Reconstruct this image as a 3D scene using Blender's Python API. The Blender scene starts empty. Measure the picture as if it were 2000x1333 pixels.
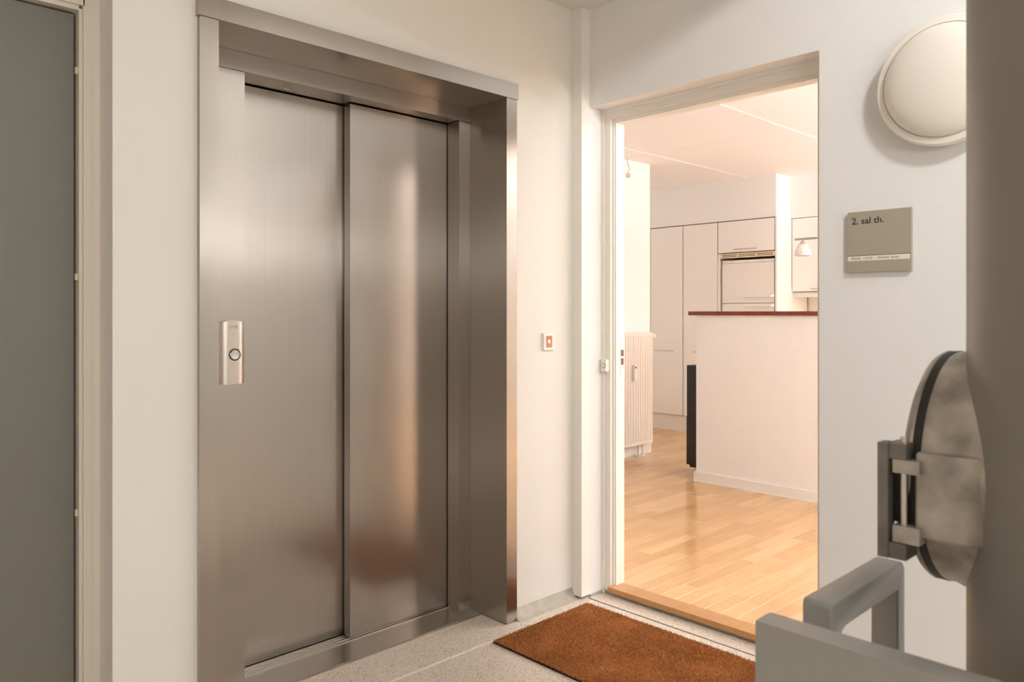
import bpy, bmesh, math, random
from mathutils import Vector, Matrix
random.seed(7)
SC = bpy.context.scene
COL = SC.collection
PI = math.pi

# ------------------------------------------------------------------ camera, world, lights, exposure
H = 1.222                      # lens height above the landing floor
AZ = math.radians(45.94)       # heading: angle from +X towards +Y
cam_d = bpy.data.cameras.new('camera')
cam = bpy.data.objects.new('camera', cam_d); COL.objects.link(cam)
cam.location = (0, 0, H)
cam.rotation_euler = (PI/2, 0, AZ - PI/2)
cam_d.sensor_width = 36; cam_d.lens = 1504/2000*36
cam_d.shift_y = -55.5/2000
cam_d.clip_start = 0.05; cam_d.clip_end = 60
cam_d.dof.use_dof = True; cam_d.dof.focus_distance = 3.2; cam_d.dof.aperture_fstop = 8.0
SC.camera = cam

world = bpy.data.worlds.new('world'); SC.world = world; world.use_nodes = True
world.node_tree.nodes['Background'].inputs[0].default_value = (0.9, 0.95, 1.0, 1)
world.node_tree.nodes['Background'].inputs[1].default_value = 0.3

def area(name, loc, target, sx, sy, power, color):
    d = bpy.data.lights.new(name, 'AREA'); d.shape = 'RECTANGLE'; d.size = sx; d.size_y = sy
    d.energy = power; d.color = color
    o = bpy.data.objects.new(name, d); COL.objects.link(o); o.location = loc
    o.rotation_euler = (Vector(target) - Vector(loc)).to_track_quat('-Z', 'Y').to_euler()
    return o
# daylight through the stair window (behind the photographer) and through the flat's windows
area('stair_window_daylight', (-0.35, -3.03, 1.93), (-0.35, 0.0, 1.93), 2.1, .46, 58, (1.0, 0.98, 0.95))
area('apartment_window_daylight', (4.1, -3.64, 1.55), (4.1, 0, 1.55), 2.3, 1.7, 8, (.95, 1.0, 1.06))
SC.view_settings.view_transform = 'Standard'; SC.view_settings.look = 'None'
SC.view_settings.gamma = 1.0; SC.view_settings.use_curve_mapping = False
SC.view_settings.exposure = 0.0
SC.cycles.max_bounces = 14; SC.cycles.diffuse_bounces = 8; SC.cycles.glossy_bounces = 6

# ------------------------------------------------------------------ materials
def mat(name, col, rough=0.5, metal=0.0, bump=None, aniso=0.0, tangent=None, var=None, coat=0.0, spec=0.5, emit=None):
    """bump=(scale, strength, distance); var=(scale, amount) mottles the colour; all procedural"""
    m = bpy.data.materials.new(name); m.use_nodes = True
    nt = m.node_tree; N = nt.nodes; L = nt.links; b = N['Principled BSDF']
    b.inputs['Base Color'].default_value = (*col, 1)
    b.inputs['Roughness'].default_value = rough; b.inputs['Metallic'].default_value = metal
    b.inputs['Specular IOR Level'].default_value = spec
    b.inputs['Coat Weight'].default_value = coat
    geo = N.new('ShaderNodeNewGeometry')
    if var:
        nz = N.new('ShaderNodeTexNoise'); nz.inputs['Scale'].default_value = var[0]; nz.inputs['Detail'].default_value = 5
        mx = N.new('ShaderNodeMix'); mx.data_type = 'RGBA'
        mp = N.new('ShaderNodeMapRange'); mp.inputs[1].default_value = .3; mp.inputs[2].default_value = .7
        L.new(geo.outputs['Position'], nz.inputs['Vector']); L.new(nz.outputs['Fac'], mp.inputs[0])
        L.new(mp.outputs[0], mx.inputs[0])
        mx.inputs[6].default_value = (*[c*(1-var[1]) for c in col], 1)
        mx.inputs[7].default_value = (*[min(1, c*(1+var[1]*.5)) for c in col], 1)
        L.new(mx.outputs[2], b.inputs['Base Color'])
    if bump:
        nz = N.new('ShaderNodeTexNoise'); nz.inputs['Scale'].default_value = bump[0]; nz.inputs['Detail'].default_value = 3
        bp = N.new('ShaderNodeBump'); bp.inputs['Strength'].default_value = bump[1]; bp.inputs['Distance'].default_value = bump[2]
        L.new(geo.outputs['Position'], nz.inputs['Vector']); L.new(nz.outputs['Fac'], bp.inputs['Height'])
        L.new(bp.outputs[0], b.inputs['Normal'])
    if aniso:
        b.inputs['Anisotropic'].default_value = aniso
        cv = N.new('ShaderNodeCombineXYZ')
        for i in range(3): cv.inputs[i].default_value = tangent[i]
        L.new(cv.outputs[0], b.inputs['Tangent'])
    if emit:
        b.inputs['Emission Color'].default_value = (*emit[0], 1); b.inputs['Emission Strength'].default_value = emit[1]
    return m

def steel_mat(name, col, rough):
    """brushed steel: a fairly clear lobe plus a wide sideways lobe from the upright brushing"""
    m = mat(name, col, rough, 1.0, aniso=0.5, tangent=(0, .25, 1))
    nt = m.node_tree; N = nt.nodes; L = nt.links; b = N['Principled BSDF']
    g = N.new('ShaderNodeBsdfAnisotropic'); g.inputs['Color'].default_value = (*col, 1)
    g.inputs['Roughness'].default_value = .355; g.inputs['Anisotropy'].default_value = .78
    cv = N.new('ShaderNodeCombineXYZ'); cv.inputs[1].default_value = .25; cv.inputs[2].default_value = 1
    L.new(cv.outputs[0], g.inputs['Tangent'])
    geo = N.new('ShaderNodeNewGeometry'); mp = N.new('ShaderNodeMapping'); mp.inputs['Scale'].default_value = (1500, 1500, 2)
    nz = N.new('ShaderNodeTexNoise'); nz.inputs['Scale'].default_value = 1; nz.inputs['Detail'].default_value = 2
    L.new(geo.outputs['Position'], mp.inputs[0]); L.new(mp.outputs[0], nz.inputs['Vector'])
    rg = N.new('ShaderNodeMapRange'); rg.inputs[3].default_value = .32; rg.inputs[4].default_value = .42
    L.new(nz.outputs['Fac'], rg.inputs[0])
    mx = N.new('ShaderNodeMixShader'); L.new(rg.outputs[0], mx.inputs[0])
    L.new(b.outputs[0], mx.inputs[1]); L.new(g.outputs[0], mx.inputs[2])
    L.new(mx.outputs[0], N['Material Output'].inputs[0])
    return m

def terrazzo_mat():
    m = mat('terrazzo', (.56, .5, .43), 0.42)
    nt = m.node_tree; N = nt.nodes; L = nt.links; b = N['Principled BSDF']
    geo = N.new('ShaderNodeNewGeometry')
    v = N.new('ShaderNodeTexVoronoi'); v.inputs['Scale'].default_value = 260
    r = N.new('ShaderNodeValToRGB'); e = r.color_ramp.elements
    e[0].position = 0; e[0].color = (.40, .32, .25, 1); e[1].position = .22; e[1].color = (.66, .575, .49, 1)
    x = e.new(.75); x.color = (.72, .635, .55, 1); x = e.new(.95); x.color = (.80, .73, .65, 1)
    sp = N.new('ShaderNodeSeparateColor')
    L.new(geo.outputs['Position'], v.inputs['Vector']); L.new(v.outputs['Color'], sp.inputs[0]); L.new(sp.outputs[0], r.inputs[0])
    v2 = N.new('ShaderNodeTexVoronoi'); v2.inputs['Scale'].default_value = 75
    sp2 = N.new('ShaderNodeSeparateColor'); L.new(geo.outputs['Position'], v2.inputs['Vector']); L.new(v2.outputs['Color'], sp2.inputs[0])
    lt = N.new('ShaderNodeMath'); lt.operation = 'LESS_THAN'; lt.inputs[1].default_value = .05
    ds = N.new('ShaderNodeMath'); ds.operation = 'LESS_THAN'; ds.inputs[1].default_value = .18
    mu = N.new('ShaderNodeMath'); mu.operation = 'MULTIPLY'
    L.new(sp2.outputs[1], lt.inputs[0]); L.new(v2.outputs['Distance'], ds.inputs[0]); L.new(lt.outputs[0], mu.inputs[0]); L.new(ds.outputs[0], mu.inputs[1])
    mx = N.new('ShaderNodeMix'); mx.data_type = 'RGBA'; mx.inputs[7].default_value = (.12, .09, .07, 1)
    L.new(mu.outputs[0], mx.inputs[0]); L.new(r.outputs[0], mx.inputs[6]); L.new(mx.outputs[2], b.inputs['Base Color'])
    return m

def wood_mat(name, light, dark, rough, stripe=True):
    """strip parquet: per-strip tone from the mesh attribute 'tone', grain along X"""
    m = mat(name, light, rough, spec=.5)
    nt = m.node_tree; N = nt.nodes; L = nt.links; b = N['Principled BSDF']
    geo = N.new('ShaderNodeNewGeometry')
    at = N.new('ShaderNodeAttribute'); at.attribute_name = 'tone'
    off = N.new('ShaderNodeVectorMath'); off.operation = 'MULTIPLY_ADD'
    off.inputs[1].default_value = (13.7, 7.1, 3.3)
    L.new(at.outputs['Color'], off.inputs[0]); L.new(geo.outputs['Position'], off.inputs[2])
    mp = N.new('ShaderNodeMapping'); mp.inputs['Scale'].default_value = (2.2, 26, 8)
    L.new(off.outputs[0], mp.inputs[0])
    nz = N.new('ShaderNodeTexNoise'); nz.inputs['Scale'].default_value = 1.4; nz.inputs['Detail'].default_value = 6; nz.inputs['Distortion'].default_value = .8
    L.new(mp.outputs[0], nz.inputs['Vector'])
    ad = N.new('ShaderNodeMath'); ad.operation = 'MULTIPLY_ADD'; ad.inputs[1].default_value = .55
    sp = N.new('ShaderNodeSeparateColor'); L.new(at.outputs['Color'], sp.inputs[0])
    sc = N.new('ShaderNodeMath'); sc.operation = 'MULTIPLY'; sc.inputs[1].default_value = .5
    L.new(sp.outputs[0], sc.inputs[0]); L.new(nz.outputs['Fac'], ad.inputs[0]); L.new(sc.outputs[0], ad.inputs[2])
    r = N.new('ShaderNodeValToRGB'); e = r.color_ramp.elements
    e[0].position = .15; e[0].color = (*dark, 1); e[1].position = .85; e[1].color = (*light, 1)
    L.new(ad.outputs[0], r.inputs[0]); L.new(r.outputs[0], b.inputs['Base Color'])
    return m

WARM = (1, 1, 1)
M = {}
M['plaster'] = mat('plaster_wall', (.77, .75, .71), .62, bump=(60, .06, .004), var=(1.3, .03))
M['textured'] = mat('textured_wall', (.80, .80, .80), .55, bump=(190, .28, .0025), var=(1.1, .02))
M['apt_wall'] = mat('apartment_wall', (.86, .845, .82), .6, bump=(150, .12, .002))
M['rough_wall'] = mat('woodchip_wall', (.86, .84, .815), .6, bump=(110, .5, .004))
M['ceil'] = mat('ceiling_board', (.87, .85, .83), .7)
M['ceil_joint'] = mat('ceiling_joint', (.42, .37, .32), .7)
M['profile'] = mat('white_joint_profile', (.95, .94, .92), .35)
M['white'] = mat('white_gloss_paint', (.84, .81, .76), .32, bump=(30, .04, .003))
M['white_plastic'] = mat('white_plastic', (.83, .81, .77), .38)
M['cream_frame'] = mat('cream_frame_paint', (.67, .615, .54), .38)
M['lacquer'] = mat('white_cabinet_lacquer', (.87, .85, .82), .35)
M['edge'] = mat('brown_cabinet_edge', (.17, .07, .04), .5)
M['fridge'] = mat('white_fridge_enamel', (.85, .82, .78), .22)
M['chrome'] = mat('satin_metal', (.66, .62, .58), .28, 1.0)
M['steel'] = steel_mat('brushed_steel', (.475, .435, .392), .19)
M['steel_fine'] = mat('cast_steel_panel', (.60, .54, .48), .38, 1.0, bump=(700, .05, .001))
M['alu'] = mat('worn_aluminium', (.46, .42, .375), .48, .55, bump=(45, .12, .004), var=(22, .42))
M['hinge'] = mat('dark_hinge_steel', (.20, .185, .165), .42, .6, var=(40, .2))
M['engraving'] = mat('engraved_metal', (.30, .26, .22), .5, .8)
M['dark'] = mat('gap_shade', (.01, .009, .008), .7)  # near-black that paints in the shade inside gaps and voids
M['black'] = mat('black_cabinet', (.012, .009, .008), .45)
M['rubber'] = mat('black_rubber', (.012, .011, .010), .55)
M['grey_door'] = mat('grey_door_paint', (.165, .163, .14), .45, bump=(40, .03, .002), var=(2, .03))
M['grey_rail'] = mat('grey_rail_paint', (.29, .283, .265), .30, bump=(35, .06, .003))
M['grey_pipe'] = mat('grey_pipe_paint', (.24, .225, .2), .38, bump=(28, .05, .003))
M['terrazzo'] = terrazzo_mat()
M['grout'] = mat('light_grout', (.86, .80, .72), .7, bump=(90, .3, .003))
M['dark_grout'] = mat('dark_grout', (.16, .13, .10), .7)
M['concrete'] = mat('grey_mortar', (.45, .42, .36), .75, bump=(60, .4, .004), var=(15, .2))
M['strip'] = wood_mat('beech_strip', (.70, .455, .235), (.50, .27, .11), .17)
M['oak'] = wood_mat('oak_threshold', (.56, .31, .13), (.42, .20, .075), .3)
M['bar_top'] = mat('dark_red_bar_top', (.20, .042, .019), .4, var=(14, .3))
M['lamp_glass'] = mat('opal_glass', (.80, .76, .70), .42)
M['lamp_rim'] = mat('lamp_rim_enamel', (.82, .79, .73), .4)
M['sign'] = mat('taupe_sign', (.365, .325, .265), .5)
M['paper'] = mat('paper_strip', (.78, .74, .68), .7)
M['ink'] = mat('black_ink', (.015, .012, .01), .6)
M['mat_back'] = mat('mat_rubber', (.02, .015, .012), .8)
M['red_neon'] = mat('red_indicator', (.50, .16, .10), .3, emit=((1, .3, .15), .12))
M['neon'] = mat('neon_glow', (1, .85, .7), .3, emit=((1, .75, .5), 3.0))
M['radiator'] = mat('radiator_enamel', (.80, .74, .67), .35)
M['tile'] = mat('backsplash_tile', (.85, .83, .8), .2)
M['cream_grille'] = mat('cream_grille', (.80, .66, .46), .5)
M['bead'] = mat('cream_bead', (.62, .55, .44), .5)

# ------------------------------------------------------------------ mesh helpers
def B(): return bmesh.new()
def box(b, x0, x1, y0, y1, z0, z1):
    v = [b.verts.new(p) for p in ((x0,y0,z0),(x1,y0,z0),(x1,y1,z0),(x0,y1,z0),(x0,y0,z1),(x1,y0,z1),(x1,y1,z1),(x0,y1,z1))]
    for f in ((0,3,2,1),(4,5,6,7),(0,1,5,4),(1,2,6,5),(2,3,7,6),(3,0,4,7)): b.faces.new([v[i] for i in f])
    return b
def bx(*a): return box(B(), *a)
def prism(b, pts, axis, a0, a1):
    """polygon pts (2-D) extruded along axis from a0 to a1"""
    def P(p, a):
        return {'x': (a, p[0], p[1]), 'y': (p[0], a, p[1]), 'z': (p[0], p[1], a)}[axis]
    A = [b.verts.new(P(p, a0)) for p in pts]; C = [b.verts.new(P(p, a1)) for p in pts]
    n = len(pts)
    b.faces.new(A); b.faces.new(C[::-1])
    for i in range(n): b.faces.new([A[i], C[i], C[(i+1) % n], A[(i+1) % n]])
    bmesh.ops.recalc_face_normals(b, faces=b.faces[:])
    return b
def lathe(b, prof, axis, c, n=48, caps=True):
    """prof: list of (radius, along); spun round axis through c"""
    rings = []
    for r, a in prof:
        ring = []
        for k in range(n):
            t = 2*PI*k/n; p, q = r*math.cos(t), r*math.sin(t)
            co = {'x': (a, p, q), 'y': (p, a, q), 'z': (p, q, a)}[axis]
            ring.append(b.verts.new((c[0]+co[0], c[1]+co[1], c[2]+co[2])))
        rings.append(ring)
    for i in range(len(rings)-1):
        for k in range(n): b.faces.new([rings[i][k], rings[i][(k+1) % n], rings[i+1][(k+1) % n], rings[i+1][k]])
    if caps:
        b.faces.new(rings[0]); b.faces.new(rings[-1][::-1])
    bmesh.ops.recalc_face_normals(b, faces=b.faces[:])
    return b
def cyl(b, axis, c, r, a0, a1, n=24): return lathe(b, [(r, a0), (r, a1)], axis, c, n)
def tube(b, pts, r, n=10):
    pts = [Vector(p) for p in pts]; rings = []
    for i, p in enumerate(pts):
        d = (pts[min(i+1, len(pts)-1)] - pts[max(i-1, 0)]).normalized()
        u = d.orthogonal().normalized() if i == 0 else (u - d*u.dot(d)).normalized()
        w = d.cross(u)
        rings.append([b.verts.new(p + r*(math.cos(2*PI*k/n)*u + math.sin(2*PI*k/n)*w)) for k in range(n)])
    for i in range(len(rings)-1):
        for k in range(n): b.faces.new([rings[i][k], rings[i][(k+1) % n], rings[i+1][(k+1) % n], rings[i+1][k]])
    b.faces.new(rings[0]); b.faces.new(rings[-1][::-1])
    bmesh.ops.recalc_face_normals(b, faces=b.faces[:])
    return b
def bev(b, w, seg=2, sel=None):
    ed = [e for e in b.edges if (sel is None or sel(e)) and len(e.link_faces) == 2 and e.calc_face_angle(0) > .5]
    bmesh.ops.bevel(b, geom=ed, offset=w, segments=seg, affect='EDGES', profile=.5, clamp_overlap=True)
    return b
def obj(name, b, m, parent=None, smooth=False, at=None):
    """bmesh -> one mesh object, origin at the base centre of its bounds"""
    me = bpy.data.meshes.new(name)
    if b.verts:
        xs = [v.co.x for v in b.verts]; ys = [v.co.y for v in b.verts]; zs = [v.co.z for v in b.verts]
        o0 = Vector(((min(xs)+max(xs))/2, (min(ys)+max(ys))/2, min(zs)))
    else: o0 = Vector((0, 0, 0))
    bmesh.ops.translate(b, verts=b.verts[:], vec=-o0)
    b.to_mesh(me); b.free()
    if smooth:
        for p in me.polygons: p.use_smooth = True
        if hasattr(me, 'set_sharp_from_angle'): me.set_sharp_from_angle(angle=math.radians(38))
    me.materials.append(M[m] if isinstance(m, str) else m)
    o = bpy.data.objects.new(name, me); COL.objects.link(o); o.location = o0
    if parent is not None:
        o.parent = parent; o.location = o0 - world_loc(parent)
    return o
def world_loc(o):
    p = Vector(o.location)
    while o.parent is not None: o = o.parent; p += Vector(o.location)
    return p
def tag(o, label, cat, group=None):
    o['label'] = label; o['category'] = cat
    if group: o['group'] = group
    return o
def thing(name, loc, label, cat, group=None):
    o = bpy.data.objects.new(name, None); COL.objects.link(o); o.location = loc; o.empty_display_size = .05
    return tag(o, label, cat, group)
def struct(name, b, m, label=None, **k):
    o = obj(name, b, m, **k); o['kind'] = 'structure'
    if label: o['label'] = label
    return o
def struct_empty(name, loc, label=None):
    o = bpy.data.objects.new(name, None); COL.objects.link(o); o.location = loc; o['kind'] = 'structure'; o.empty_display_size = .05
    if label: o['label'] = label
    return o
def text_bm(s, size, depth=0.0004, offset=0.0, spacing=1.0, width=None):
    """text in the local XY plane, as a bmesh"""
    out = B()
    cu = bpy.data.curves.new('t', 'FONT'); cu.body = s; cu.size = size; cu.extrude = depth; cu.space_character = spacing; cu.offset = offset
    t = bpy.data.objects.new('t', cu); COL.objects.link(t)
    me = bpy.data.meshes.new_from_object(t.evaluated_get(bpy.context.evaluated_depsgraph_get()))
    out.from_mesh(me)
    if width:
        w = max(v.co.x for v in out.verts) - min(v.co.x for v in out.verts)
        bmesh.ops.scale(out, vec=(width/w, 1, 1), verts=out.verts[:])
    bpy.data.objects.remove(t); bpy.data.curves.remove(cu); bpy.data.meshes.remove(me)
    return out
def place(b, mtx):
    bmesh.ops.transform(b, matrix=mtx, verts=b.verts[:]); return b
# text on a wall facing -X: local x -> -Y, local y -> Z, local z -> -X
def face_minus_x(x, y, z): return Matrix(((0, 0, -1, x), (-1, 0, 0, y), (0, 1, 0, z), (0, 0, 0, 1)))
def face_minus_y(x, y, z): return Matrix(((1, 0, 0, x), (0, 0, -1, y), (0, 1, 0, z), (0, 0, 0, 1)))

XW = 2.536          # apartment wall of the landing (faces -X)
YW = 2.195          # lift wall of the landing (faces -Y)
FZ = 0.030          # apartment floor level
CZ = 2.487          # apartment ceiling

# ------------------------------------------------------------------ the landing: shell
b = B()
box(b, -4.0, -0.36, YW, 2.75, 0, 4.9)
box(b, -0.36, 0.656, YW, 2.75, 2.12, 4.9)
box(b, 0.656, 0.900, YW, 2.75, 0, 4.9)
box(b, 0.900, 2.110, YW, 2.75, 2.10, 4.9)
box(b, 2.110, 2.76, YW, 2.75, 0, 4.9)
struct('wall_left', b, 'plaster')
b = B()
box(b, XW, 2.76, 2.143, YW, 0, 4.9)
box(b, XW, 2.76, 1.139, 2.143, 2.103, 4.9)
box(b, XW, 2.76, -3.1, 1.139, 0, 4.9)
struct('wall_right', b, 'textured')
struct('wall_rear', box(box(box(box(B(), -4.0, -1.45, -3.15, -3.0, 0, 4.9), .75, XW, -3.15, -3.0, 0, 4.9), -1.45, .75, -3.15, -3.0, 0, 1.68), -1.45, .75, -3.15, -3.0, 2.18, 4.9), 'plaster')
struct('wall_side', bx(-4.15, -4.0, -3.15, 2.75, 0, 4.9), 'plaster')
struct('ceiling', box(box(B(), -4.0, XW, 0.95, YW, 2.52, 2.75), -4.15, 2.76, -3.15, 2.75, 3.2, 3.4), 'plaster')
def window(name, x0, x1, y, z0, z1, nx):  # unseen window frames, added around the daylight area lights
    w = struct_empty(name, ((x0+x1)/2, y, z0))
    for a, b_, c, d in ((x0, x1, z0, z0+.05), (x0, x1, z1-.05, z1)): obj('window_rail', bx(a, b_, y-.03, y+.03, c, d), 'white', w)
    for k in range(nx+1):
        x = x0+.025+(x1-x0-.05)*k/nx
        obj('window_stile', bx(x-.025, x+.025, y-.029, y+.029, z0+.05, z1-.05), 'white', w)
window('window_1', -1.45, .75, -3.11, 1.68, 2.18, 3)
window('window_2', 2.95, 5.25, -3.71, .7, 2.4, 2)
# floor: grout bed with terrazzo slabs laid on it
floor = struct('floor', bx(-4.0, 2.626, -3.0, 2.6, -.12, -.0006), 'grout')
def slab(x0, x1, y0, y1, z=0.0):
    o = obj('terrazzo_slab', bev(bx(x0, x1, y0, y1, -.03, z), .0012, 1), 'terrazzo', floor); return o
slab(-4.0, 2.5215, 2.1140, 2.33); slab(-4.0, 2.5215, 0.62, 2.1020)
slab(-4.0, 2.5215, -3.0, 0.612); 
slab(2.5290, 2.626, 1.139, 2.143, .001)
obj('dark_joint', bx(2.5215, 2.5290, 0, 2.14, -.003, -.0004), 'dark_grout', floor)
# mortar fillets where the floor turns up
b = B()
prism(b, [(2.152, -.001), (2.172, .006), (2.186, .018), (2.1955, .045), (2.1955, -.001)], 'x', 2.134, 2.482)
struct('trim_1', b, 'concrete', label='rough grey mortar fillet at the foot of the wall', smooth=True)
struct('trim_2', bx(2.536, 2.62, 2.137, 2.1435, 0.001, .012), 'concrete', label='mortar strip at the foot of the door reveal')

# cable duct in the corner
duct = thing('cable_duct', (2.509, 2.168, .012), 'white square cable duct running up the corner beside the flat doorway', 'cable duct')
obj('duct_cover', bev(bx(2.482, 2.5355, 2.1405, 2.1945, .014, .6185), .0012), 'white_plastic', duct)
obj('duct_cover', bev(bx(2.482, 2.5355, 2.1405, 2.1945, .6195, 2.519), .0012), 'white_plastic', duct)

# ------------------------------------------------------------------ grey door at the far left, in its recess
d1 = struct_empty('door_1', (0.15, 2.34, 0), 'flat grey painted door in a deep cream frame')
obj('door_leaf', bev(bx(-.36+.062, .600, 2.335, 2.375, .006, 2.034), .0015), 'grey_door', d1)
def frame_profile(y0): return None
def jamb(x_in, x_out, s):
    # stepped casing: outer flat, groove, inner flat, rebate lip
    g = B()
    a, o = x_in, x_out
    box(g, min(o, o-s*.022), max(o, o-s*.022), 2.303, 2.42, 0, 2.12)
    box(g, min(o-s*.022, o-s*.042), max(o-s*.022, o-s*.042), 2.298, 2.42, 0, 2.075)
    box(g, min(o-s*.042, a), max(o-s*.042, a), 2.309, 2.42, 0, 2.045)
    return bev(g, .0012, 1)
obj('door_jamb', jamb(.606, .656, 1), 'cream_frame', d1)
obj('door_jamb', jamb(-.31, -.36, -1), 'cream_frame', d1)
g = B(); box(g, -.31, .606, 2.309, 2.42, 2.040, 2.052); box(g, -.325, .617, 2.298, 2.42, 2.052, 2.074); box(g, -.338, .634, 2.303, 2.42, 2.074, 2.12)
obj('door_head', bev(g, .0012, 1), 'cream_frame', d1)
obj('gap_shade_sheet', bx(-.3, .606, 2.378, 2.40, .0, 2.04), 'dark', d1)  # black sheet standing in for the shade behind the leaf
for z in (.67, 1.31, 1.87):
    obj('frame_bead', bev(bx(.6005, .6065, 2.320, 2.330, z, z+.018), .002), 'bead', d1)

# ------------------------------------------------------------------ lift portal and doors
lift = thing('elevator', (1.5, 2.45, 0), 'brushed stainless steel elevator with two sliding panels in a deep portal', 'elevator')
obj('portal_header', bev(bx(.874, 2.138, 2.172, 2.395, 2.064, 2.125), .004), 'steel', lift)
obj('portal_jamb', bev(bx(.879, .934, 2.177, 2.395, .001, 2.0635), .004), 'steel', lift)
obj('portal_jamb', bev(bx(2.078, 2.134, 2.177, 2.395, .004, 2.0635), .004), 'steel', lift)
obj('lintel', bev(bx(.9345, 2.0775, 2.394, 2.58, 2.003, 2.0635), .004), 'steel', lift)
obj('door_post', bev(bx(.9345, 1.112, 2.394, 2.58, .009, 2.0008), .004), 'steel', lift)
obj('door_post', bev(bx(2.019, 2.0775, 2.394, 2.466, .009, 2.0008), .004), 'steel', lift)
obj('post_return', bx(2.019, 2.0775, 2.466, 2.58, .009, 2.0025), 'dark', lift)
obj('door_panel', bev(bx(1.10, 1.60, 2.521, 2.553, .014, 1.998), .0015), 'steel', lift)
obj('door_panel', bev(bx(1.556, 2.05, 2.472, 2.512, .014, 1.998), .0015), 'steel', lift)
obj('gap_backing', bx(.93, 2.08, 2.585, 2.60, 0, 2.07), 'dark', lift)  # black backing added to keep stray light out of the door gaps
sill = obj('sill', bev(bx(.9345, 2.0775, 2.322, 2.584, -.02, .0085), .001), 'steel', lift)
for y in (2.458, 2.478, 2.498, 2.515):
    obj('guide_rail', bx(1.112, 2.019, y, y+.003, .0085, .0115), 'chrome', sill)
obj('door_stop_hook', tube(B(), [(1.285, 2.468, 2.003), (1.287, 2.462, 1.998), (1.298, 2.458, 1.996), (1.309, 2.46, 1.998), (1.311, 2.464, 2.003)], .0022, 8), 'chrome', lift, smooth=True)
# call panel: gently bowed plate with rounded top
g = B(); px0, px1, pz0, pz1 = 1.024, 1.108, .994, 1.197
rows = []
n = 14
for j in range(2):
    row = []
    for i in range(n+1):
        s = i/n; x = px0+(px1-px0)*s
        bow = .014*(1-abs(2*s-1)**3.2)+.004
        zt = pz1-.009*(2*s-1)**2
        row.append((x, bow, zt))
    rows.append(row)
F1 = [g.verts.new((x, 2.394-bw, zt)) for x, bw, zt in rows[0]]
F0 = [g.verts.new((x, 2.394-bw, pz0)) for x, bw, zt in rows[0]]
K1 = [g.verts.new((x, 2.3945, zt)) for x, bw, zt in rows[0]]
K0 = [g.verts.new((x, 2.3945, pz0)) for x, bw, zt in rows[0]]
for i in range(n):
    g.faces.new([F0[i], F0[i+1], F1[i+1], F1[i]]); g.faces.new([K0[i], K1[i], K1[i+1], K0[i+1]])
    g.faces.new([F1[i], F1[i+1], K1[i+1], K1[i]]); g.faces.new([F0[i+1], F0[i], K0[i], K0[i+1]])
g.faces.new([F0[0], F1[0], K1[0], K0[0]]); g.faces.new([F0[n], K0[n], K1[n], F1[n]])
bmesh.ops.recalc_face_normals(g, faces=g.faces[:])
cp = obj('call_panel', g, 'steel_fine', lift, smooth=True)
cp['label'] = 'bowed metal call panel with a round button'
btn = obj('call_button', lathe(B(), [(.0165, 2.378), (.0165, 2.3745), (.0145, 2.3725), (.006, 2.3735), (.001, 2.374)], 'y', (1.071, 0, 1.088), 32), 'chrome', cp, smooth=True)
obj('button_surround', lathe(B(), [(.0195, 2.3785), (.0195, 2.3755), (.0168, 2.3755), (.0168, 2.3785)], 'y', (1.071, 0, 1.088), 32), 'black', cp, smooth=True)
obj('lettering', place(text_bm('OTIS', .0135, .0003, spacing=1.02), face_minus_y(1.052, 2.3757, 1.1715)), 'engraving', cp)

# stairwell ceiling lamp (lit), just behind the chute pipe
def stair_lamp(x, y, z):
    t = thing('ceiling_lamp', (x, y, z), 'lit round opal lamp on the stairwell ceiling behind the chute pipe', 'lamp')
    obj('lamp_plate', lathe(B(), [(.10, z+.148), (.10, z+.13), (.02, z+.125)], 'z', (x, y, 0), 32), 'lamp_rim', t, smooth=True)
    d = bpy.data.lights.new('lamp_light', 'POINT'); d.energy = 124; d.color = (1.0, .985, .95); d.shadow_soft_size = .13
    o = bpy.data.objects.new('lamp_light', d); COL.objects.link(o); o.parent = t; o.location = (0, 0, 0)
stair_lamp(1.17, -.75, 3.05)

# ------------------------------------------------------------------ light switch on the lift wall
sw = thing('light_switch', (2.328, YW, 1.066), 'small white switch with a glowing red window on the wall right of the elevator', 'switch')
obj('switch_frame', bev(bx(2.296, 2.362, 2.183, YW, 1.068, 1.136), .004), 'white_plastic', sw)
obj('rocker', bev(bx(2.341, 2.357, 2.1795, 2.186, 1.078, 1.127), .0015), 'white_plastic', sw)
iw = obj('indicator_window', bev(bx(2.311, 2.3405, 2.1805, 2.186, 1.079, 1.126), .001), 'red_neon', sw)
obj('neon_bulb', lathe(B(), [(.001, 2.1795), (.006, 2.18), (.0075, 2.1815)], 'y', (2.325, 0, 1.103), 20), 'neon', iw, smooth=True)

# ------------------------------------------------------------------ doorway of the flat
d2 = struct_empty('door_2', (2.66, 1.64, 0), 'white painted door frame of the open flat doorway')
def djamb(y_out, s):
    g = B()
    def bb(x0, x1, y0, y1, z0, z1): box(g, x0, x1, min(y0, y1), max(y0, y1), z0, z1)
    bb(2.626, 2.641, y_out, y_out-s*.042, .016, 2.061)
    bb(2.641, 2.648, y_out, y_out-s*.050, .038, 2.050)
    bb(2.648, 2.705, y_out, y_out-s*.056, .038, 2.045)
    return bev(g, .0015, 2)
j1 = obj('door_jamb', djamb(2.143, 1), 'white', d2)
obj('door_jamb', djamb(1.139, -1), 'white', d2)
g = B(); box(g, 2.626, 2.641, 1.139, 2.143, 2.061, 2.103); box(g, 2.641, 2.648, 1.139, 2.143, 2.050, 2.103)
box(g, 2.648, 2.705, 1.139, 2.143, 2.045, 2.103)
obj('door_head', bev(g, .0015, 2), 'white', d2)
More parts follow.
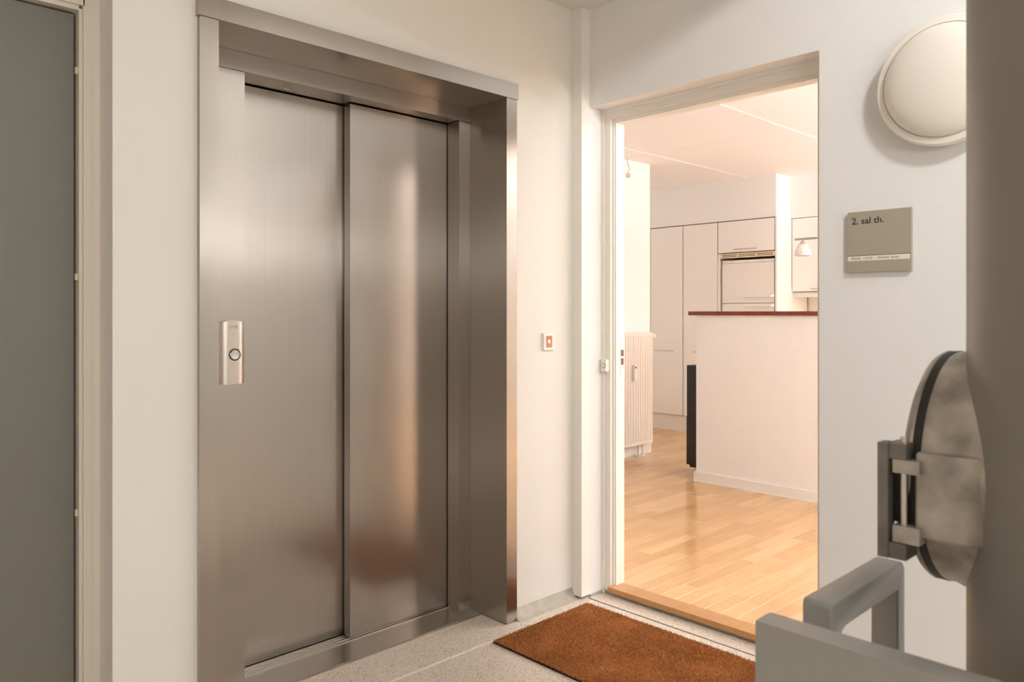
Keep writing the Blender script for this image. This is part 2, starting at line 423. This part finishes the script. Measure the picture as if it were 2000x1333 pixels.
g = B(); box(g, 2.6165, 2.6262, 2.1295, 2.1432, .002, 2.0905); box(g, 2.6165, 2.6262, 1.1388, 1.1525, .002, 2.0905); box(g, 2.6165, 2.6262, 1.139, 2.143, 2.089, 2.1032)
obj('caulk_bead', bev(g, .004, 2), 'white', d2, smooth=True)
# strike plate with two keeper holes
sp = obj('strike_plate', bev(bx(2.676, 2.7035, 2.0852, 2.0872, .955, 1.110), .0006, 1), 'white_plastic', j1)
for z in (1.045, 1.008):
    k = obj('keeper_hole', bx(2.680, 2.697, 2.0838, 2.0853, z-.014, z+.014), 'edge', sp)
for z in (.968, 1.098):
    obj('screw', cyl(B(), 'y', (2.689, 0, z), .0032, 2.0842, 2.0856, 12), 'chrome', sp)
for z in (.42, .73, 1.30, 1.86):
    obj('frame_plug', cyl(B(), 'y', (2.668, 0, z), .006, 2.0862, 2.0874, 16), 'white', j1)
# oak threshold over a mortar riser
obj('threshold_riser', bx(2.6262, 2.70, 1.139, 2.143, 0, .016), 'concrete', d2)
th = obj('threshold_board', bev(bx(2.607, 2.692, 1.139, 2.101, .016, .038), .003), 'oak', d2)
# doorbell push on the frame
bell = thing('doorbell', (2.62, 2.122, .966), 'small white doorbell push on the door frame, below switch height', 'doorbell')
obj('bell_body', bev(bx(2.604, 2.6258, 2.1075, 2.1375, .968, 1.018), .002), 'white_plastic', bell)
obj('push_button', lathe(B(), [(.0085, 2.604), (.0085, 2.6025), (.0072, 2.602), (.0015, 2.602)], 'x', (0, 2.121, .992), 24), 'white_plastic', bell, smooth=True)
obj('button_ring', lathe(B(), [(.0105, 2.6042), (.0105, 2.6034), (.0088, 2.6034), (.0088, 2.6042)], 'x', (0, 2.121, .992), 24), 'edge', bell)

# ------------------------------------------------------------------ name plate
sg = thing('name_plate', (XW-.008, .942, 1.346), 'square taupe door plate reading 2. sal th. on the wall', 'sign')
obj('plate_board', bev(bx(2.521, 2.5345, .8455, 1.0385, 1.352, 1.546), .0008, 1), 'sign', sg)
st = obj('name_strip', bx(2.5203, 2.5212, .849, 1.0375, 1.388, 1.4035), 'paper', sg)
obj('strip_slot', bx(2.5203, 2.5212, .8455, 1.0385, 1.4035, 1.4055), 'edge', sg)
obj('floor_lettering', place(text_bm('2. sal th.', .0290, .0002, offset=.00012, width=.0985), face_minus_x(2.5206, 1.0255, 1.5065)), 'ink', sg)
obj('name_lettering', place(text_bm('MIGUEL  COSTA', .0112, .0001, spacing=1.1, width=.066), face_minus_x(2.5201, 1.0265, 1.3918)), 'ink', st)
obj('name_lettering', place(text_bm('MARIANA  SOUSA', .0095, .0001, spacing=1.1, width=.0615), face_minus_x(2.5201, .9435, 1.3925)), 'ink', st)
obj('name_divider', bx(2.5199, 2.5203, .9478, .9482, 1.389, 1.4025), 'bead', st)
obj('name_divider', bx(2.5199, 2.5203, .8755, .8759, 1.389, 1.4025), 'bead', st)

# ------------------------------------------------------------------ round wall lamp
lp = thing('wall_lamp', (XW-.03, .745, 1.716), 'round white bulkhead lamp with an opal dome high on the wall', 'lamp')
C0 = (0, .745, 1.906)
obj('lamp_base', lathe(B(), [(.150, XW-.001), (.172, XW-.008), (.190, XW-.030), (.192, XW-.042), (.186, XW-.052), (.169, XW-.055), (.168, XW-.050)], 'x', C0, 72), 'lamp_rim', lp, smooth=True)
prof = [(.1675, XW-.047)] + [(.1655*math.cos(a), XW-.054-.052*math.sin(a)) for a in [i*PI/2/16 for i in range(16)]] + [(.002, XW-.106)]
obj('lamp_dome', lathe(B(), prof, 'x', C0, 72), 'lamp_glass', lp, smooth=True)

# ------------------------------------------------------------------ coir doormat
mt = thing('doormat', (2.19, 1.66, 0), 'rust brown coir doormat in front of the flat doorway', 'doormat')
mx0, mx1, my0, my1 = 1.928, 2.462, 1.20, 2.092
obj('mat_backing', bx(mx0, mx1, my0, my1, .0005, .006), 'mat_back', mt)
def coir_mat():
    m = mat('coir', (.30, .115, .035), .85, spec=.2)
    nt = m.node_tree; N = nt.nodes; L = nt.links; bs = N['Principled BSDF']
    at = N.new('ShaderNodeAttribute'); at.attribute_name = 'tone'; sp_ = N.new('ShaderNodeSeparateColor'); L.new(at.outputs['Color'], sp_.inputs[0])
    geo = N.new('ShaderNodeNewGeometry'); nz = N.new('ShaderNodeTexNoise'); nz.inputs['Scale'].default_value = 4.5; nz.inputs['Detail'].default_value = 3
    L.new(geo.outputs['Position'], nz.inputs['Vector'])
    ad = N.new('ShaderNodeMath'); ad.operation = 'MULTIPLY_ADD'; ad.inputs[1].default_value = .75; L.new(sp_.outputs[0], ad.inputs[0])
    ms = N.new('ShaderNodeMath'); ms.operation = 'MULTIPLY_ADD'; ms.inputs[1].default_value = 1.0; ms.inputs[2].default_value = -.35; L.new(nz.outputs['Fac'], ms.inputs[0]); L.new(ms.outputs[0], ad.inputs[2])
    r = N.new('ShaderNodeValToRGB'); e = r.color_ramp.elements
    e[0].position = 0; e[0].color = (.20, .062, .014, 1); e[1].position = 1; e[1].color = (.66, .33, .14, 1)
    x = e.new(.5); x.color = (.42, .165, .05, 1)
    L.new(ad.outputs[0], r.inputs[0]); L.new(r.outputs[0], bs.inputs['Base Color'])
    return m
M['coir'] = coir_mat()
def pile():
    vs, fs, tones = [], [], []
    R = random.Random(3)
    def q(x0, y0, x1, y1, z): 
        i = len(vs); vs.extend([(x0, y0, z), (x1, y0, z), (x1, y1, z), (x0, y1, z)]); fs.append((i, i+1, i+2, i+3))
        t = .35; tones.extend([t]*4)
    q(mx0+.001, my0+.001, mx1-.001, my1-.001, .0095)
    for _ in range(90000):
        x = R.uniform(mx0, mx1); y = R.uniform(my0, my1); z0 = .0055
        h_ = R.uniform(.005, .0095); a = R.uniform(0, 2*PI); w = R.uniform(.0006, .0012)
        lx, ly = R.gauss(0, .003), R.gauss(0, .003); c, s = math.cos(a)*w, math.sin(a)*w
        t = R.random(); i = len(vs)
        vs.extend([(x-c, y-s, z0), (x+c, y+s, z0), (x+lx+c*.6, y+ly+s*.6, z0+h_), (x+lx-c*.6, y+ly-s*.6, z0+h_)])
        fs.append((i, i+1, i+2, i+3)); tones.extend([t]*4)
    o0 = Vector(((mx0+mx1)/2, (my0+my1)/2, .0055))
    me = bpy.data.meshes.new('coir_pile'); me.from_pydata([(x-o0.x, y-o0.y, z-o0.z) for x, y, z in vs], [], fs)
    ca = me.attributes.new('tone', 'FLOAT_COLOR', 'POINT')
    flat = []
    for t in tones: flat.extend((t, t, t, 1))
    ca.data.foreach_set('color', flat)
    me.materials.append(M['coir'])
    o = bpy.data.objects.new('coir_pile', me); COL.objects.link(o); o.parent = mt; o.location = o0 - Vector(mt.location); o['kind'] = 'stuff'
pile()

# ------------------------------------------------------------------ rubbish chute pipe with round hatch (near right)
PX, PY, PR = 1.14, .055, .25
HZ, HR, YG = 1.020, .150, .323
ch = thing('rubbish_chute', (PX, PY, 0), 'fat grey painted rubbish chute pipe with a cast metal hatch', 'chute')
obj('pipe', lathe(B(), [(PR, 0.001), (PR, 3.195)], 'z', (PX, PY, 0), 96), 'grey_pipe', ch, smooth=True)
# collar: tube along +Y whose inner end follows the pipe surface
g = B(); n = 96; ring0, ring1, ring2 = [], [], []
for k in range(n):
    t = 2*PI*k/n; x, z = HR*math.cos(t), HR*math.sin(t)
    ys = PY + math.sqrt(PR*PR - (x*1.035)**2) - .004
    ring0.append(g.verts.new((PX+x*1.035, ys, HZ+z*1.035)))
    ring1.append(g.verts.new((PX+x, ys+.016, HZ+z)))
    ring2.append(g.verts.new((PX+x, YG, HZ+z)))
for A_, B_ in ((ring0, ring1), (ring1, ring2)):
    for k in range(n): g.faces.new([A_[k], A_[(k+1) % n], B_[(k+1) % n], B_[k]])
g.faces.new(ring2)
# bearing boss on the side towards the room
bmesh.ops.recalc_face_normals(g, faces=g.faces[:])
col_ = obj('hatch_collar', g, 'alu', ch, smooth=True)
bs = B(); prism(bs, [(PX-HR-.010, .325), (PX-HR-.010, .277), (PX-HR-.004, .262), (PX-HR+.006, .246), (PX-HR+.03, .235), (PX-HR+.03, .325)], 'z', HZ-.066, HZ+.036)
obj('hinge_boss', bev(bs, .004, 3), 'alu', col_, smooth=True)
obj('hatch_gasket', lathe(B(), [(.10, YG-.0005), (HR+.001, YG-.0005), (HR+.0005, YG+.0095), (.10, YG+.0095)], 'y', (PX, 0, HZ), 96), 'rubber', ch, smooth=True)
lid = obj('hatch_lid', lathe(B(), [(HR, YG+.0095), (HR+.0012, YG+.012), (HR-.003, YG+.018), (HR*.9, YG+.024), (HR*.7, YG+.030), (HR*.4, YG+.034), (.002, YG+.035)], 'y', (PX, 0, HZ), 96), 'alu', ch, smooth=True)
hx = PX-HR-.012   # hinge line in front of the lid
obj('hinge_plate', bev(bx(hx-.010, hx+.012, YG+.028, YG+.040, HZ-.093, HZ+.045), .003), 'hinge', lid, smooth=True)
for z0, z1 in ((HZ-.093, HZ-.074), (HZ+.027, HZ+.045)):
    obj('lid_knuckle', bev(bx(hx-.008, hx+.03, YG+.008, YG+.030, z0, z1), .005, 3), 'hinge', lid, smooth=True)
for z0, z1 in ((HZ-.073, HZ-.053), (HZ+.010, HZ+.026)):
    obj('collar_knuckle', bev(bx(hx-.006, hx+.02, YG-.006, YG+.024, z0, z1), .004, 3), 'alu', col_, smooth=True)
obj('hinge_pin', cyl(B(), 'z', (hx+.003, YG+.014, 0), .0042, HZ-.09, HZ+.053, 16), 'chrome', lid, smooth=True)
obj('hinge_recess_shade', bx(hx+.012, hx+.028, YG-.002, YG+.028, HZ-.053, HZ+.010), 'rubber', lid)  # black block painted in for the shaded recess beside the pin

# ------------------------------------------------------------------ stair railing (near right, below the hatch)
RZ = .865
rl = thing('stair_railing', (.84, .1, 0), 'grey painted stair railing with a looped end in the near right corner', 'railing')
obj('rail_board', bev(bx(.823, .859, -1.6, .445, RZ-.10, RZ), .006, 3), 'grey_rail', rl, smooth=True)
for y in (.41, -.55, -1.5):
    obj('rail_post', bev(bx(.826, .856, y-.02, y+.02, .001, RZ-.1), .003), 'grey_rail', rl)
for i in range(17):
    y = .30-.11*i
    if abs(y+.55) > .04 and y > -1.48: obj('baluster', bx(.836, .846, y-.006, y+.006, .12, RZ-.1), 'grey_rail', rl)
obj('bottom_rail', bx(.833, .849, -1.5, .41, .10, .12), 'grey_rail', rl)
# inverted-U loop running away along X
lx0, lx1, ly0, ly1 = .932, 1.177, .403, .4405
def uloop():
    t = .037; leg = .027; g = B(); r = .014
    outer = [(lx0, .001), (lx0, RZ-.004), (lx0+.004, RZ), (lx1-.008, RZ), (lx1, RZ-.010), (lx1, .001)]
    inner = [(lx1-leg, .001), (lx1-leg, RZ-t), (lx0+leg+r, RZ-t), (lx0+leg+r*.3, RZ-t-r*.3), (lx0+leg, RZ-t-r), (lx0+leg, .001)]
    prism(g, outer+inner, 'y', ly0, ly1)
    return bev(g, .004, 3)
obj('loop_frame', uloop(), 'grey_rail', rl, smooth=True)
obj('loop_bracket', bx(.859, .932, .412, .432, .40, .43), 'grey_rail', rl)

# ------------------------------------------------------------------ the flat: shell
struct('wall_apartment_far', box(box(B(), 6.575, 7.2, 3.352, 4.76, 2.095, CZ), 7.19, 7.35, -3.75, 4.9, 0, CZ), 'apt_wall')
struct('wall_apartment_upper', bx(6.846, 7.19, -.6, 3.352, 2.098, CZ), 'apt_wall')
struct('wall_apartment_left', box(box(B(), 2.76, 5.43, 3.915, 4.76, 0, CZ), 5.43, 7.19, 4.76, 4.9, 0, CZ), 'apt_wall')
struct('wall_apartment_right', box(box(box(box(box(B(), 2.76, 2.95, -3.75, -3.6, 0, CZ), 5.25, 7.35, -3.75, -3.6, 0, CZ), 2.95, 5.25, -3.75, -3.6, 0, .7), 2.95, 5.25, -3.75, -3.6, 2.4, CZ), XW, 2.76, -3.75, -3.1, 0, CZ), 'apt_wall')
struct('baseboard_apartment_left', bev(bx(2.78, 5.435, 3.903, 3.915, FZ, FZ+.075), .003), 'white')
# ceiling boards with joints
ac = struct('ceiling_apartment', bx(2.76, 7.35, -3.75, 4.9, CZ+.004, CZ+.12), 'ceil_joint')
xs = [2.76, 5.045, 7.19]; ys = [-3.6, -2.24, -1.06, .12, 1.303, 2.4805, 3.648, 4.76]
for i in range(2):
    for j in range(7):
        y0 = ys[j]+.005; y1 = ys[j+1]-.005
        obj('ceiling_board', bev(bx(xs[i]+.0015, xs[i+1]-.0015, y0, y1, CZ, CZ+.006), .0015, 1), 'ceil', ac)
for y in ys[1:-1]:
    obj('joint_profile', bx(2.77, 7.18, y-.0065, y+.0065, CZ-.0022, CZ+.004), 'profile', ac)
# parquet
apf = struct('floor_apartment', bx(2.69, 7.35, -3.75, 4.9, -.1, FZ-.006), 'edge')
R = random.Random(11)
W_ = .0705
strips = []
y = -3.6; row = 0
while y < 4.75:
    x = 2.692 - R.uniform(0, .5)
    while x < 7.19:
        L_ = R.choice((.26, .36, .42, .48, .56)) * R.uniform(.9, 1.1)
        x0, x1 = max(x, 2.692), min(x+L_, 7.19)
        if x1-x0 > .01: strips.append((x0, x1, y, min(y+W_, 4.76), min(1, max(0, R.gauss(.5, .27)))))
        x += L_
    y += W_; row += 1
def vis(s):
    cx, cy = (s[0]+s[1])/2, (s[2]+s[3])/2
    fx = cx*math.cos(AZ)+cy*math.sin(AZ); rx = cx*math.sin(AZ)-cy*math.cos(AZ)
    u = 1000+1504*rx/fx; v = 611+1504*(H-FZ)/fx
    bar = cx > 4.75 and cy < 3.0
    ok = 1195 < u < 1640 and v < 1300 and not bar and not (cy > 3.9 and cx < 5.4) and cx < 6.6
    return fx if ok else None
cand = sorted([(vis(s), i) for i, s in enumerate(strips) if vis(s)])[:290]
keep = {i for _, i in cand}
def strip_mesh(name, lst, origin):
    vs, fs, tn = [], [], []
    for x0, x1, y0, y1, t in lst:
        g_ = .00025; a0, a1, c0, c1 = x0+g_, x1-g_, y0+g_, y1-g_; i = len(vs)
        e = .0006
        vs.extend([(a0,c0,FZ-.006),(a1,c0,FZ-.006),(a1,c1,FZ-.006),(a0,c1,FZ-.006),(a0,c0,FZ-e),(a1,c0,FZ-e),(a1,c1,FZ-e),(a0,c1,FZ-e),(a0+e,c0+e,FZ),(a1-e,c0+e,FZ),(a1-e,c1-e,FZ),(a0+e,c1-e,FZ)])
        for k in range(4):
            k2 = (k+1) % 4
            fs.append((i+k, i+k2, i+4+k2, i+4+k)); fs.append((i+4+k, i+4+k2, i+8+k2, i+8+k))
        fs.append((i+8, i+9, i+10, i+11)); fs.append((i+3, i+2, i+1, i))
        tn.extend([(t, R.random(), R.random(), 1)]*12)
    me = bpy.data.meshes.new(name); me.from_pydata([(p[0]-origin[0], p[1]-origin[1], p[2]-origin[2]) for p in vs], [], fs)
    ca = me.attributes.new('tone', 'FLOAT_COLOR', 'POINT'); fl = []
    for t in tn: fl.extend(t)
    ca.data.foreach_set('color', fl)
    me.materials.append(M['strip'])
    o = bpy.data.objects.new(name, me); COL.objects.link(o); o.parent = apf; o.location = Vector(origin)-Vector(apf.location)
    return o
for i in sorted(keep):
    s = strips[i]; strip_mesh('floor_strip', [s], ((s[0]+s[1])/2, (s[2]+s[3])/2, FZ-.006))
o = strip_mesh('floor_strips_beyond', [s for i, s in enumerate(strips) if i not in keep], (5, 1.5, FZ-.006)); o['kind'] = 'stuff'
ca = th.data.attributes.new('tone', 'FLOAT_COLOR', 'POINT'); ca.data.foreach_set('color', [.5, .3, .7, 1]*len(th.data.vertices))

# fill lamps added out of view to even out the light in the flat
def uplighter(x, y, power, label):
    t = thing('fill_lamp', (x, y, FZ), label, 'lamp')
    obj('lamp_base', lathe(B(), [(.14, FZ), (.14, FZ+.015), (.02, FZ+.03)], 'z', (x, y, 0), 32), 'white_plastic', t, smooth=True)
    obj('lamp_pole', cyl(B(), 'z', (x, y, 0), .011, FZ+.02, 1.46, 12), 'chrome', t, smooth=True)
    obj('lamp_bowl', lathe(B(), [(.02, 1.45), (.10, 1.47), (.19, 1.54), (.195, 1.54), (.10, 1.46), (.02, 1.44)], 'z', (x, y, 0), 32), 'white_plastic', t, smooth=True)
    o = area('bowl_fill_light', (0, 0, 1.53-FZ), (0, 0, 9), .3, .3, power, (.94, 1.0, 1.08)); o.data.shape = 'DISK'; o.parent = t
uplighter(6.1, -.2, 185, 'unseen fill lamp added in the kitchen behind the bar')
uplighter(3.6, -2.3, 125, 'unseen fill lamp added in the front part of the flat')
uplighter(3.25, -.35, 55, 'unseen fill lamp added just inside the flat, right of the doorway')

# ------------------------------------------------------------------ bar counter
bar = thing('bar_counter', (4.95, 2.2, FZ), 'white textured half-height bar counter with a dark red-brown top', 'bar counter')
obj('counter_wall', bx(4.724, 5.20, 1.05, 3.008, FZ, 1.203), 'rough_wall', bar)
obj('counter_top', bev(bx(4.708, 5.24, 1.05, 3.064, 1.2035, 1.2305), .0012), 'bar_top', bar)
g = B(); box(g, 4.712, 4.7238, 1.05, 3.0205, FZ+.004, FZ+.068); box(g, 4.7238, 5.20, 3.0082, 3.0205, FZ+.004, FZ+.068)
obj('counter_baseboard', bev(g, .003), 'white', bar)
obj('baseboard_strip', bx(4.7085, 4.7135, 1.05, 3.0235, FZ, FZ+.010), 'white', bar)
# black cabinet at the end of the bar
bc = thing('black_cabinet', (5.0, 3.11, .09), 'slim black two-part cabinet fixed to the end of the white bar', 'cabinet')
obj('upper_section', bev(bx(4.88, 5.17, 3.0215, 3.187, .4605, .834), .002), 'black', bc)
obj('lower_section', bev(bx(4.88, 5.17, 3.0215, 3.190, .102, .4575), .002), 'black', bc)
obj('cabinet_back', bx(4.89, 5.16, 3.0215, 3.17, .084, .80), 'black', bc)

# ------------------------------------------------------------------ radiator
rd = thing('radiator', (5.0, 3.87, FZ), 'tall white ribbed panel radiator on the wall inside the flat', 'radiator')
g = B(); rx0, rx1 = 4.62, 5.368; pts = []; pitch = .0335; nn = int((rx1-rx0)/pitch)
pts = [(rx0, 3.845)]
for i in range(nn):
    a = rx0+.004+i*pitch
    pts += [(a+.004, 3.845), (a+.010, 3.840), (a+.022, 3.840), (a+.028, 3.845)]
pts += [(rx1, 3.845), (rx1, 3.856), (rx0, 3.856)]
prism(g, pts, 'z', .155, 1.03)
pn = obj('front_panel', g, 'radiator', rd)
for z0, z1 in ((.124, .156), (1.028, 1.046)): obj('panel_edge', bev(bx(rx0, rx1, 3.843, 3.858, z0, z1), .004), 'radiator', rd)
obj('top_grille', bev(bx(rx0, rx1+.002, 3.840, 3.902, 1.044, 1.054), .002), 'radiator', rd)
obj('side_cover', bev(bx(rx1-.002, rx1+.002, 3.842, 3.902, .14, 1.046), .001), 'radiator', rd)
obj('rear_panel', bx(rx0, rx1, 3.886, 3.900, .13, 1.04), 'radiator', rd)
vv = obj('valve', lathe(B(), [(.010, 5.37), (.010, 5.385), (.017, 5.388), (.021, 5.40), (.021, 5.425), (.015, 5.432)], 'x', (0, 3.866, 1.024), 20), 'white_plastic', rd, smooth=True)
for x in (5.205, 5.262):
    obj('feed_pipe', cyl(B(), 'z', (x, 3.868, 0), .009, FZ+.006, .13, 16), 'radiator', rd, smooth=True)
obj('pipe_rose', bev(bx(5.175, 5.292, 3.842, 3.893, FZ, FZ+.007), .003), 'radiator', rd)
me_ = obj('heat_meter', bev(bx(5.085, 5.113, 3.815, 3.8405, .666, .792), .002), 'white_plastic', rd)
obj('meter_display', bx(5.091, 5.107, 3.8138, 3.8155, .765, .781), 'black', me_)

# ------------------------------------------------------------------ fitted kitchen units
XC = 6.56
def tall_unit(y0, y1, label, hand):
    t = thing('tall_cabinet', (XC+.3, (y0+y1)/2, FZ), label, 'cabinet')
    obj('carcass', bx(XC+.0185, XC+.60, y0, y1, .1885, 2.0905), 'edge', t)
    dr = obj('cabinet_door', bev(bx(XC, XC+.018, y0+.005, y1-.005, .194, 2.0845), .0015, 1), 'lacquer', t)
    obj('bar_handle', tube(B(), [(XC-.002, hand[0], .838), (XC-.026, hand[0], .838), (XC-.026, hand[1], .838), (XC-.002, hand[1], .838)], .005, 8), 'chrome', dr, smooth=True)
    obj('plinth', bx(XC+.02, XC+.04, y0, y1, FZ, .188), 'white', t)
    return t
tall_unit(4.330, 4.723, 'tall white kitchen cabinet next to the radiator wall', (4.45, 4.66))
tall_unit(3.941, 4.3285, 'tall white kitchen cabinet beside the fridge', (4.0, 4.20))
struct('trim_3', bx(XC+.004, XC+.6, 4.7245, 4.76, FZ, 2.0905), 'apt_wall', label='white filler strip beside the tall kitchen cabinets')
# fridge housing: upper cabinet + grille + side panels
fc = thing('fridge_cabinet', (XC+.3, 3.647, FZ), 'white kitchen cabinet over the fridge with a slotted vent grille', 'cabinet')
obj('carcass', bx(XC+.0185, XC+.60, 3.352, 3.9395, 1.785, 2.0905), 'edge', fc)
dr = obj('cabinet_door', bev(bx(XC, XC+.018, 3.360, 3.934, 1.791, 2.0845), .0015, 1), 'lacquer', fc)
obj('bar_handle', tube(B(), [(XC-.002, 3.535, 1.817), (XC-.026, 3.535, 1.817), (XC-.026, 3.76, 1.817), (XC-.002, 3.76, 1.817)], .005, 8), 'chrome', dr, smooth=True)
tag(obj('end_panel', bx(XC+.004, XC+.60, 3.918, 3.9395, FZ, 1.7845), 'lacquer'), 'narrow white upright panel between the fridge and the tall cabinet', 'panel')
tag(obj('end_panel', bx(XC-.001, XC+.60, 3.3345, 3.3515, FZ, 2.093), 'lacquer'), 'white upright panel closing the kitchen units right of the fridge', 'panel')
g = B(); gz0, gz1 = 1.738, 1.782
for z0, z1 in ((gz0, gz0+.012), (gz0+.018, gz0+.026), (gz0+.032, gz1)): box(g, XC+.002, XC+.008, 3.3525, 3.917, z0, z1)
gr = obj('vent_grille', g, 'cream_grille', fc)
for y in (3.3525, 3.535, 3.725, 3.895):
    obj('grille_bar', bx(XC+.0015, XC+.008, y, y+(.02 if y in (3.3525, 3.895) else .012), gz0, gz1), 'cream_grille', gr)
obj('grille_void', bx(XC+.05, XC+.06, 3.3525, 3.917, gz0, gz1), 'dark', fc)
fr = thing('fridge', (XC+.3, 3.63, FZ), 'white fridge freezer built in between the kitchen cabinets', 'fridge')
obj('fridge_body', bx(XC+.055, XC+.58, 3.366, 3.892, FZ+.03, 1.714), 'fridge', fr)
obj('control_strip', bev(bx(XC+.012, XC+.055, 3.366, 3.892, 1.690, 1.716), .003), 'fridge', fr)
for z0, z1, hz in ((1.3125, 1.687, 1.373), (FZ+.05, 1.3075, 1.285)):
    dd = obj('fridge_door', bev(bx(XC+.005, XC+.054, 3.366, 3.892, z0, z1), .012, 3), 'fridge', fr, smooth=True)
    obj('door_handle', tube(B(), [(XC+.004, 3.37, hz), (XC-.028, 3.376, hz), (XC-.03, 3.64, hz), (XC+.004, 3.648, hz)], .0105, 8), 'fridge', dd, smooth=True)
for y in (3.85, 3.80, 3.775): obj('control_mark', bx(XC+.0112, XC+.0122, y, y+.02, 1.704, 1.707), 'ink', fr)
# wall cabinet further right, with light pelmet and tiled splashback below
wc = thing('wall_cabinet', (7.0, 3.0, 1.37), 'white kitchen wall cabinet behind the hanging lamp', 'cabinet')
obj('carcass', bx(6.859, 7.189, 2.30, 3.333, 1.412, 2.097), 'edge', wc)
for y0, y1 in ((2.935, 3.333), (2.53, 2.932)):
    dr = obj('cabinet_door', bev(bx(6.84, 6.858, y0+.003, y1-.006, 1.417, 2.091), .0015, 1), 'lacquer', wc)
    obj('bar_handle', tube(B(), [(6.838, y0+.05, 1.44), (6.814, y0+.05, 1.44), (6.814, y0+.21, 1.44), (6.838, y0+.21, 1.44)], .005, 8), 'chrome', dr, smooth=True)
obj('pelmet', bx(6.875, 7.18, 2.30, 3.333, 1.366, 1.411), 'lacquer', wc)
sb = struct('trim_4', bx(7.182, 7.1895, 2.0, 3.333, .9, 1.366), 'grout', label='tiled kitchen splashback under the wall cabinet')
for i in range(4):
    for j in range(3):
        obj('wall_tile', bev(bx(7.176, 7.182, 3.331-.2*(i+1), 3.329-.2*i, .905+.155*j, 1.058+.155*j), .001, 1), 'tile', sb)
# pendant bar lamp
pl = thing('pendant_lamp', (5.5, 2.3, 1.62), 'hanging metal bar lamp with frosted bell shades over the kitchen', 'lamp')
obj('lamp_rail', bev(bx(5.494, 5.506, 1.75, 2.655, 1.758, 1.774), .002), 'chrome', pl)
for y in (1.95, 2.45):
    obj('suspension_wire', cyl(B(), 'z', (5.5, y if y < 2 else 1.80, 0), .0012, 1.772, CZ, 8), 'chrome', pl)
for y in (2.593, 2.20, 1.81):
    pr = [(.006, 1.758), (.012, 1.748), (.026, 1.730), (.028, 1.727)]
    s_ = obj('shade_cap', lathe(B(), pr, 'z', (5.5, y, 0), 24), 'chrome', pl, smooth=True)
    obj('glass_shade', lathe(B(), [(.027, 1.728), (.042, 1.708), (.052, 1.685), (.058, 1.655), (.059, 1.642), (.057, 1.642), (.05, 1.684), (.025, 1.724)], 'z', (5.5, y, 0), 32, caps=False), 'lamp_glass', s_, smooth=True)
# spare ceiling lead by the radiator wall
cc = thing('ceiling_lead', (5.07, 3.86, 2.33), 'short looped cream lamp lead hanging from the ceiling near the radiator wall', 'cable')
obj('lead', tube(B(), [(5.07, 3.88, CZ), (5.07, 3.872, 2.43), (5.085, 3.868, 2.40), (5.062, 3.866, 2.375), (5.07, 3.866, 2.36)], .004, 8), 'bead', cc, smooth=True)
obj('lamp_socket', lathe(B(), [(.010, 2.365), (.016, 2.36), (.017, 2.335), (.012, 2.328)], 'z', (5.07, 3.866, 0), 16), 'bead', cc, smooth=True)
